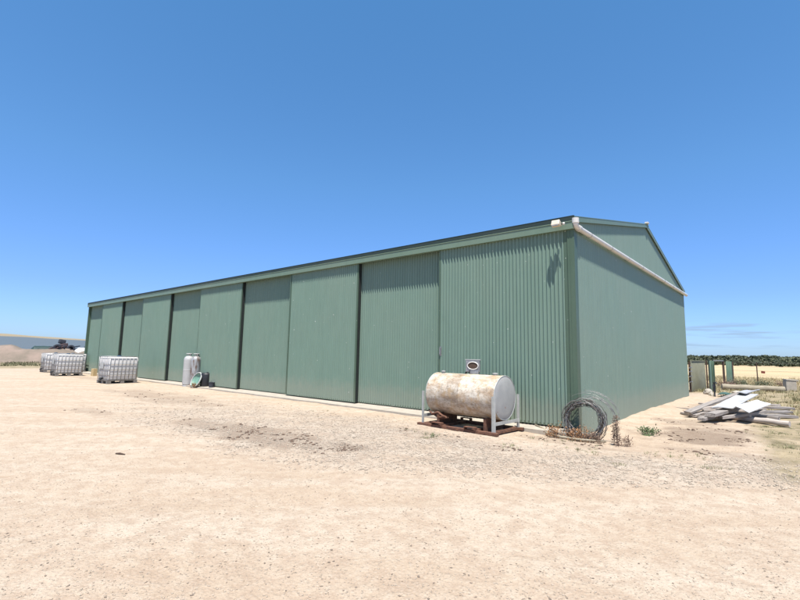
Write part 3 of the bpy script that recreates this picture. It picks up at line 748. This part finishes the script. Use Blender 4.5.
def sheet(corners, t, m, label, name, wav=.015):
    a, b_, c_, d = [Vector(p) for p in corners]; n = 10; mb = MB(); vs = []
    for j in range(n+1):
        for i in range(n+1):
            u, v_ = i/n, j/n; p = a*(1-u)*(1-v_)+b_*u*(1-v_)+c_*u*v_+d*(1-u)*v_
            vs.append(p+Vector((0, 0, wav*math.sin(u*5+v_*3)+wav*.6*noise.noise(p*3))))
    fs = []; q = n+1; N = q*q
    for j in range(n):
        for i in range(n):
            k = j*q+i; fs.append((k, k+1, k+q+1, k+q)); fs.append((k+N, k+q+N, k+q+1+N, k+1+N))
    for i in range(n):
        for k0, k1 in ((i, i+1), (n*q+i+1, n*q+i), ((i+1)*q, i*q), (i*q+n, (i+1)*q+n)): fs.append((k1, k0, k0+N, k1+N))
    vs += [p-Vector((0, 0, t)) for p in vs]; mb.add(vs, fs)
    return tag(mb.build(name, M[m], None), label, name.replace('_', ' '), GP)
sheet([(-1.53, 13.55, .23), (-1.12, 13.75, .25), (-.72, 15.9, .46), (-1.10, 16.9, .47)], .02, 'dullwhite', 'long white sheet lying lengthways on the pile behind the bright one', 'white_sheet')
sheet([(-1.06, 13.55, .30), (-.80, 13.37, .20), (-.44, 15.02, .30), (-.71, 15.1, .38)], .02, 'whiteboard', 'bright white sheet tipped towards the front right of the pile', 'white_sheet', .006)
sheet([(-1.20, 16.0, .48), (-.98, 15.9, .50), (-.74, 17.6, .52), (-1.06, 17.7, .50)], .02, 'greysheet', 'dull grey sheet at the back top of the timber pile', 'grey_sheet')
# bits between the pile and the shed end
plank((-2.43, 18.4, -.07), (-2.02, 18.3, -.07), .10, .05, 'wood', 'short loose grey plank on the dirt left of the pile', bev=.004)
plank((-2.9, 16.2, -.07), (-2.1, 16.0, -.075), .05, .03, 'wood', 'thin loose stick of timber on the dirt nearer the shed wall', bev=.003)
sh = sheet([(-2.35, 22.9, .02), (-1.75, 23.0, .0), (-1.62, 24.2, .03), (-2.2, 24.3, .04)], .03, 'greentarp', 'crumpled dark green plastic sheet flat on the ground by the standpipe', 'plastic_sheet', .03)
del sh['group']

lg = pole((-2.75, 28.7, .06), (-.30, 29.35, .05), .155, 'log', '', 'log', .92)
tag(lg, 'long pale fallen log on the dry grass behind the timber pile', 'log')
bl = empty('concrete_block', (-.10, 31.0, GZ), .35, 'weathered pale concrete block at the right end of the log', 'concrete block')
MB().box((0, 0, .25), (.44, .40, .56), None, .03).build('base_block', M['concrete'], bl); MB().box((.05, .0, .56), (.52, .44, .08), Matrix.Rotation(.05, 3, 'Y'), .02).build('top_slab', M['concrete'], bl)

tag(MB().tube([(-7.12, 2.43, ground_z(-7.12, 2.43)+.008), (-7.06, 2.46, ground_z(-7.06, 2.46)+.016), (-6.99, 2.50, ground_z(-6.99, 2.50)+.008)], [.010, .013, .007], 6).build('bark_piece', M['brownpost'], None, True), 'small dark scrap of bark alone on the open pale gravel', 'bark')
# ------------------------------------------------------------------ sheet fence, gateway, wire fence
def wall_sheet(a, b_, z0, z1, m, parent, name='sheet', amp=.012, pitch=.12):
    a = Vector(a); b_ = Vector(b_); d = b_-a; Ln = d.length; x = d/Ln; nrm = Vector((-x.y, x.x, 0)); n = int(Ln/pitch*8)
    vs = []; fs = []
    for t_ in (0, .006):
        for k in range(n+1):
            s = Ln*k/n; p = a+x*s+nrm*(amp*math.sin(2*math.pi*s/pitch)+t_); vs += [(p.x, p.y, z0), (p.x, p.y, z1)]
    for k in range(n): i = 2*k; j = i+2*(n+1); fs += [(i, i+2, i+3, i+1), (j, j+1, j+3, j+2), (i+1, i+3, j+3, j+1)]
    mb = MB(); mb.add(vs, fs); return mb.build(name, m, parent, True)
f1 = empty('sheet_fence', (0, 0, 0), 0, 'dull olive green steel sheet fence panel just past the shed end', 'fence')
wall_sheet((-3.56, 25.2, 0), (-3.30, 27.7, 0), GZ+.02, 1.36, M['olive'], f1)
MB().beam((-3.60, 25.1, -.2), (-3.60, 25.1, 1.30), .07, .07).build('post', M['brownpost'], f1)
MB().beam((-3.245, 27.75, -.2), (-3.245, 27.75, 1.40), .06, .06).build('post', M['brownpost'], f1)
MB().beam((-3.545, 25.3, 1.33), (-3.30, 27.7, 1.33), .03, .04).build('rail', M['olive'], f1)
for z in (.35, .6, .82, 1.0): MB().tube([(-3.62, 25.04, z), (-3.50, 24.98, z+.05)], .028, 8).build('bracket', M['galv'], f1)
f2 = empty('yard_gateway', (0, 0, 0), 0, 'open steel gateway with a top rail and green sheeted ends beyond the shed', 'gateway')
wall_sheet((-2.92, 25.9, 0), (-2.79, 26.6, 0), GZ+.02, 1.37, M['trim'], f2, amp=.008)
wall_sheet((-2.84, 25.9, 0), (-2.70, 25.75, 0), GZ+.02, 1.37, M['trim'], f2, amp=.008)
for p_ in ((-2.93, 25.85), (-2.86, 26.7)): MB().beam((p_[0], p_[1], -.2), (p_[0], p_[1], 1.42), .05, .05).build('post', M['darktrim'], f2)
MB().beam((-3.08, 33.6, -.2), (-3.08, 33.6, 1.38), .11, .09).build('post', M['brownpost'], f2)
MB().beam((-2.86, 26.7, 1.38), (-3.08, 33.6, 1.39), .05, .05).build('rail', M['galv'], f2)
wall_sheet((-2.98, 33.9, 0), (-2.72, 34.2, 0), GZ+.1, 1.36, M['trim'], f2, amp=.008)
wall_sheet((-2.72, 34.2, 0), (-2.9, 36.5, 0), GZ+.1, 1.36, M['trim'], f2, amp=.008)
sp_ = MB(); sp_.tube([(-2.44, 22.8, -.2), (-2.44, 22.8, .50)], .028, 10); sp_.tube([(-2.44, 22.8, .48), (-2.36, 22.7, .5), (-2.34, 22.68, .43)], .022, 8); sp_.box((-2.44, 22.8, .35), (.09, .06, .12), None, .01)
tag(sp_.build('standpipe', M['scrapdark'], None), 'short dark standpipe with a tap beside the green plastic sheet', 'standpipe')
def rock(loc, s, label, m='concrete', group='loose rocks behind the shed'):
    bm = bmesh.new(); bmesh.ops.create_icosphere(bm, subdivisions=3, radius=1); sd = random.uniform(0, 50)
    for v_ in bm.verts:
        k = 1+.35*noise.noise(v_.co*1.3+Vector((sd, 0, 0)))+.12*noise.noise(v_.co*4+Vector((sd, 0, 0))); v_.co = Vector((v_.co.x*s[0]*k, v_.co.y*s[1]*k, v_.co.z*s[2]*k))
    me = bpy.data.meshes.new('rock'); bm.to_mesh(me); bm.free()
    o = link('rock', me, M[m]); o.location = loc; return tag(o, label, 'rock', group)
rock((-2.78, 23.8, .0), (.18, .2, .15), 'largest pale rock at the foot of the standpipe')
rock((-2.62, 23.3, -.05), (.10, .12, .09), 'small pale rock in front of the largest one')
rock((-1.9, 25.6, -.04), (.22, .16, .10), 'flat pale rock on the dirt left of the log')
wf = empty('wire_fence', (-1.66, 37.2, GZ), 0, 'thin post and wire fence along the edge of the straw field', 'fence')
for k, x in enumerate((-1.25, 0, 5.5, 11, 16.5, 22)):
    MB().tube([(x, .15*x, -.2), (x, .15*x, 1.42)], .030 if k else .05, 8).build('post', M['brownpost'], wf)
for z in (.3, .6, .9, 1.15, 1.40):
    MB().tube([(-1.6+.0*z, -.24, z), (0, 0, z), (2.7, .4, z-.02), (5.5, .83, z), (8.2, 1.2, z-.03), (11, 1.65, z), (22, 3.3, z)], .006, 5).build('wire', M['wire'], wf)
sg = MB().box((-1.36, 37.2, .72), (.20, .02, .14), Matrix.Rotation(.1, 3, 'Y')); tag(sg.build('red_tag', M['red'], None), 'small red-brown square tag hung on the fence wire right of the post', 'tag')

# ------------------------------------------------------------------ far left: bank, scrap, covered heaps
def heap(name, pts, w, hgt, m, label, cat, seed=0, nseg=60, rough=.35):
    a, b_ = Vector(pts[0]), Vector(pts[1]); d = b_-a; x = d.normalized(); y = Vector((-x.y, x.x, 0)); vs = []; nw = 14
    for i in range(nseg+1):
        s = i/nseg; taper = min(1, s*6, (1-s)*6)**.6
        for j in range(nw+1):
            q = -1+2*j/nw; p = a+d*s+y*(q*w)
            hh = hgt*taper*max(0, 1-abs(q)**1.7)*(1+rough*noise.noise(Vector((s*d.length*.25, q*1.2, seed)))+rough*.5*noise.noise(Vector((s*d.length*.9, q*3, seed))))
            vs.append((p.x, p.y, GZ-.1+hh))
    fs = [(i*(nw+1)+j, (i+1)*(nw+1)+j, (i+1)*(nw+1)+j+1, i*(nw+1)+j+1) for i in range(nseg) for j in range(nw)]
    mb = MB(); mb.add(vs, fs); return tag(mb.build(name, m, None, True), label, cat)
heap('earth_bank', ((-66, -12, 0), (-52, 34, 0)), 3.6, 1.45, M['mound'], 'long low bank of brown earth across the far left of the yard', 'earth bank', 3, 120, .5)
def scrap():
    e = empty('scrap_heap', (-58.3, 13.9, 1.1), 0, 'purple-brown heap of scrap machinery on top of the earth bank', 'scrap heap')
    mb = MB(); md = MB()
    for k in range(42):
        a = Vector((random.gauss(0, .35), random.gauss(0, .75), random.uniform(0, .5))); d = Vector([random.gauss(0, .6) for _ in range(3)]); d.z *= .35
        (mb if k % 3 else md).beam(a-d*.6, a+d*.6, random.uniform(.05, .22), random.uniform(.04, .25))
    mb.box((0, -.1, .55), (.7, 1.0, .35), Matrix.Rotation(.2, 3, 'X'), .06); md.box((0, -.1, .95), (.5, .6, .45), Matrix.Rotation(-.2, 3, 'X'), .1)
    md.lathe([(.34, -.1), (.38, -.05), (.38, .05), (.34, .1), (.2, .1), (.2, -.1)], (.5, -.6, .30), 20, Matrix.Rotation(1.57, 3, 'Y')); md.lathe([(.34, -.1), (.38, -.05), (.38, .05), (.34, .1), (.2, .1), (.2, -.1)], (.5, .6, .26), 20, Matrix.Rotation(1.57, 3, 'Y'))
    mb.build('scrap_metal', M['scrap'], e); md.build('dark_scrap', M['scrapdark'], e)
scrap()
hp = heap('covered_heap', ((-58.6, 11.2, 0), (-58.3, 13.4, 0)), .9, .62, M['tarp'], 'low heap under a dark green tarpaulin on the earth bank', 'covered heap', 8, 24, .4); hp.location.z = 1.12
hp = heap('covered_heap', ((-57.9, 14.7, 0), (-56.7, 17.6, 0)), .9, .78, M['whiteboard'], 'low heap under a white sheet right of the scrap machinery', 'covered heap', 12, 24, .3); hp.location.z = .95
hp = heap('rubble_heap', ((-61, 6.6, 0), (-59.8, 10.4, 0)), 1.2, .42, M['clod'], 'dark brown rubble heap at the left end of the earth bank top', 'rubble heap', 2, 24, .8); hp.location.z = 1.12

# ------------------------------------------------------------------ far treeline: reads as one mass of scrub
def wood_belt(name, n, ya, yb, xa, xb, hmin, hmax, label, leaf=.42, per=70, rise=0):
    Vs = []
    for k in range(n):
        x = random.uniform(xa, xb); y = random.uniform(ya, yb); z0 = GZ+rise*(y-ya)/(yb-ya)
        hh = random.uniform(hmin, hmax)*(1+.35*noise.noise(Vector((x*.012, y*.02, 2)))); r = hh*random.uniform(.5, .95)
        lobes = [(Vector((x+random.gauss(0, r*.45), y+random.gauss(0, r*.4), z0+hh*random.uniform(.3, .75))), r*random.uniform(.3, .55)) for _ in range(5)]
        for q in range(per):
            c_, lr = random.choice(lobes); u = Vector([random.gauss(0, 1) for _ in range(3)]).normalized()
            k_ = lr*random.uniform(.7, 1.05); p = c_+Vector((u.x*k_*2.2, u.y*k_*2.0, u.z*k_*.75)); s = leaf*random.uniform(.6, 1.5)
            if p.z < z0: p.z = z0+.2
            w = (u+.7*Vector([random.gauss(0, 1) for _ in range(3)])).normalized(); t1 = w.orthogonal().normalized()*s; t2 = w.cross(t1)
            Vs += [p-t1-t2, p+t1-t2*.6, p+t1*.7+t2, p-t1*.8+t2*.9]
    Vs = np.array([tuple(v_) for v_ in Vs]); o = np_mesh(name, Vs, np.arange(len(Vs)).reshape(-1, 4), M['scrub'])
    return tag(o, label, 'woodland', kind='stuff')
tb = np.array([(-400, 225, -1.0), (400, 225, -1.0), (400, 420, 4.2), (-400, 420, 4.2), (400, 900, 3.6), (-400, 900, 3.6)])
rg = np_mesh('scrub_hill', tb, np.array([(0,1,2,3), (3,2,4,5)]), simple('scrubby_slope', (.17, .15, .075), .95, 0, .45, .06), False); tag(rg, kind='structure')
wood_belt('far_wood', 520, 212, 262, -90, 140, 1.2, 1.9, 'dark green belt of scrub along the far edge of the straw field', .30, 120, .3)
wood_belt('far_wood', 560, 275, 400, -130, 190, 1.8, 2.9, 'distant dark scrub woodland on the horizon', .42, 110, 3.9)

# ------------------------------------------------------------------ camera
f_, pitch, roll, yaw, cz = 456.7244, .1204, .0200, -.7053, 1.3333
Fv = Vector((math.sin(yaw)*math.cos(pitch), math.cos(yaw)*math.cos(pitch), math.sin(pitch)))
R0 = Vector((math.cos(yaw), -math.sin(yaw), 0)); U0 = R0.cross(Fv)
Rv = R0*math.cos(roll)+U0*math.sin(roll); Uv = -R0*math.sin(roll)+U0*math.cos(roll)
cd = bpy.data.cameras.new('camera'); cam = bpy.data.objects.new('camera', cd); C.objects.link(cam)
mw = Matrix((Rv, Uv, -Fv)).transposed().to_4x4(); mw.translation = (0, 0, cz); cam.matrix_world = mw
cd.sensor_width = 36; cd.lens = f_/800*36; cd.clip_start = .05; cd.clip_end = 8000
sc.camera = cam

# ------------------------------------------------------------------ sky and sun
sd = Vector((.80, -1, 3.5)).normalized()      # towards the sun
elev = math.asin(sd.z)
w = bpy.data.worlds.new('World'); sc.world = w; w.use_nodes = True; nt = w.node_tree
bg = nt.nodes['Background']; sky = nt.nodes.new('ShaderNodeTexSky'); sky.sky_type = 'NISHITA'; sky.sun_disc = False
sky.sun_elevation = elev; sky.sun_rotation = math.atan2(sd.x, sd.y)
sky.air_density = 1.0; sky.dust_density = .5; sky.ozone_density = 2.0
tc = nt.nodes.new('ShaderNodeTexCoord'); sx = nt.nodes.new('ShaderNodeSeparateXYZ'); nt.links.new(tc.outputs['Generated'], sx.inputs[0])
tr = ramp(nt, sx.outputs[2], [(0, (.62, .88, 1.46)), (.12, (.62, .84, 1.34)), (.35, (.68, 1.08, 1.38)), (.75, (.65, 1.23, 1.48))])
tint = mix(nt, 1.0, sky.outputs[0], tr.outputs[0], 'MULTIPLY')
mpg = nt.nodes.new('ShaderNodeMapping'); mpg.inputs['Scale'].default_value = (6, 6, 90); nt.links.new(tc.outputs['Generated'], mpg.inputs[0])
cn_ = noise_n(nt, 1.0, 5, .55, mpg.outputs[0])
band = ramp(nt, sx.outputs[2], [(.012, 0), (.030, 1), (.06, 1), (.085, 0)])
cl = nd(nt, 'ShaderNodeMath', operation='MULTIPLY'); nt.links.new(ramp(nt, cn_.outputs[0], [(.53, 0), (.64, .75)]).outputs[0], cl.inputs[0]); nt.links.new(band.outputs[0], cl.inputs[1])
mr_ = nd(nt, 'ShaderNodeMapRange'); nt.links.new(sx.outputs[0], mr_.inputs[0]); mr_.inputs[1].default_value = -.6; mr_.inputs[2].default_value = -.3
cl2 = nd(nt, 'ShaderNodeMath', operation='MULTIPLY'); nt.links.new(cl.outputs[0], cl2.inputs[0]); nt.links.new(mr_.outputs[0], cl2.inputs[1])
skyc = mix(nt, cl2.outputs[0], tint, (2.7, 3.8, 5.3))
nt.links.new(skyc, bg.inputs[0]); bg.inputs[1].default_value = .085
sl = bpy.data.lights.new('sun', 'SUN'); sl.energy = 5.0; sl.angle = math.radians(.53); sl.color = (1, .955, .89)
so = bpy.data.objects.new('sun', sl); C.objects.link(so); so.rotation_euler = sd.to_track_quat('Z', 'Y').to_euler(); so.location = (5, -5, 20)
sc.view_settings.view_transform = 'Standard'; sc.view_settings.look = 'None'
sc.view_settings.exposure = 0.72; sc.view_settings.gamma = 1; sc.view_settings.use_curve_mapping = False
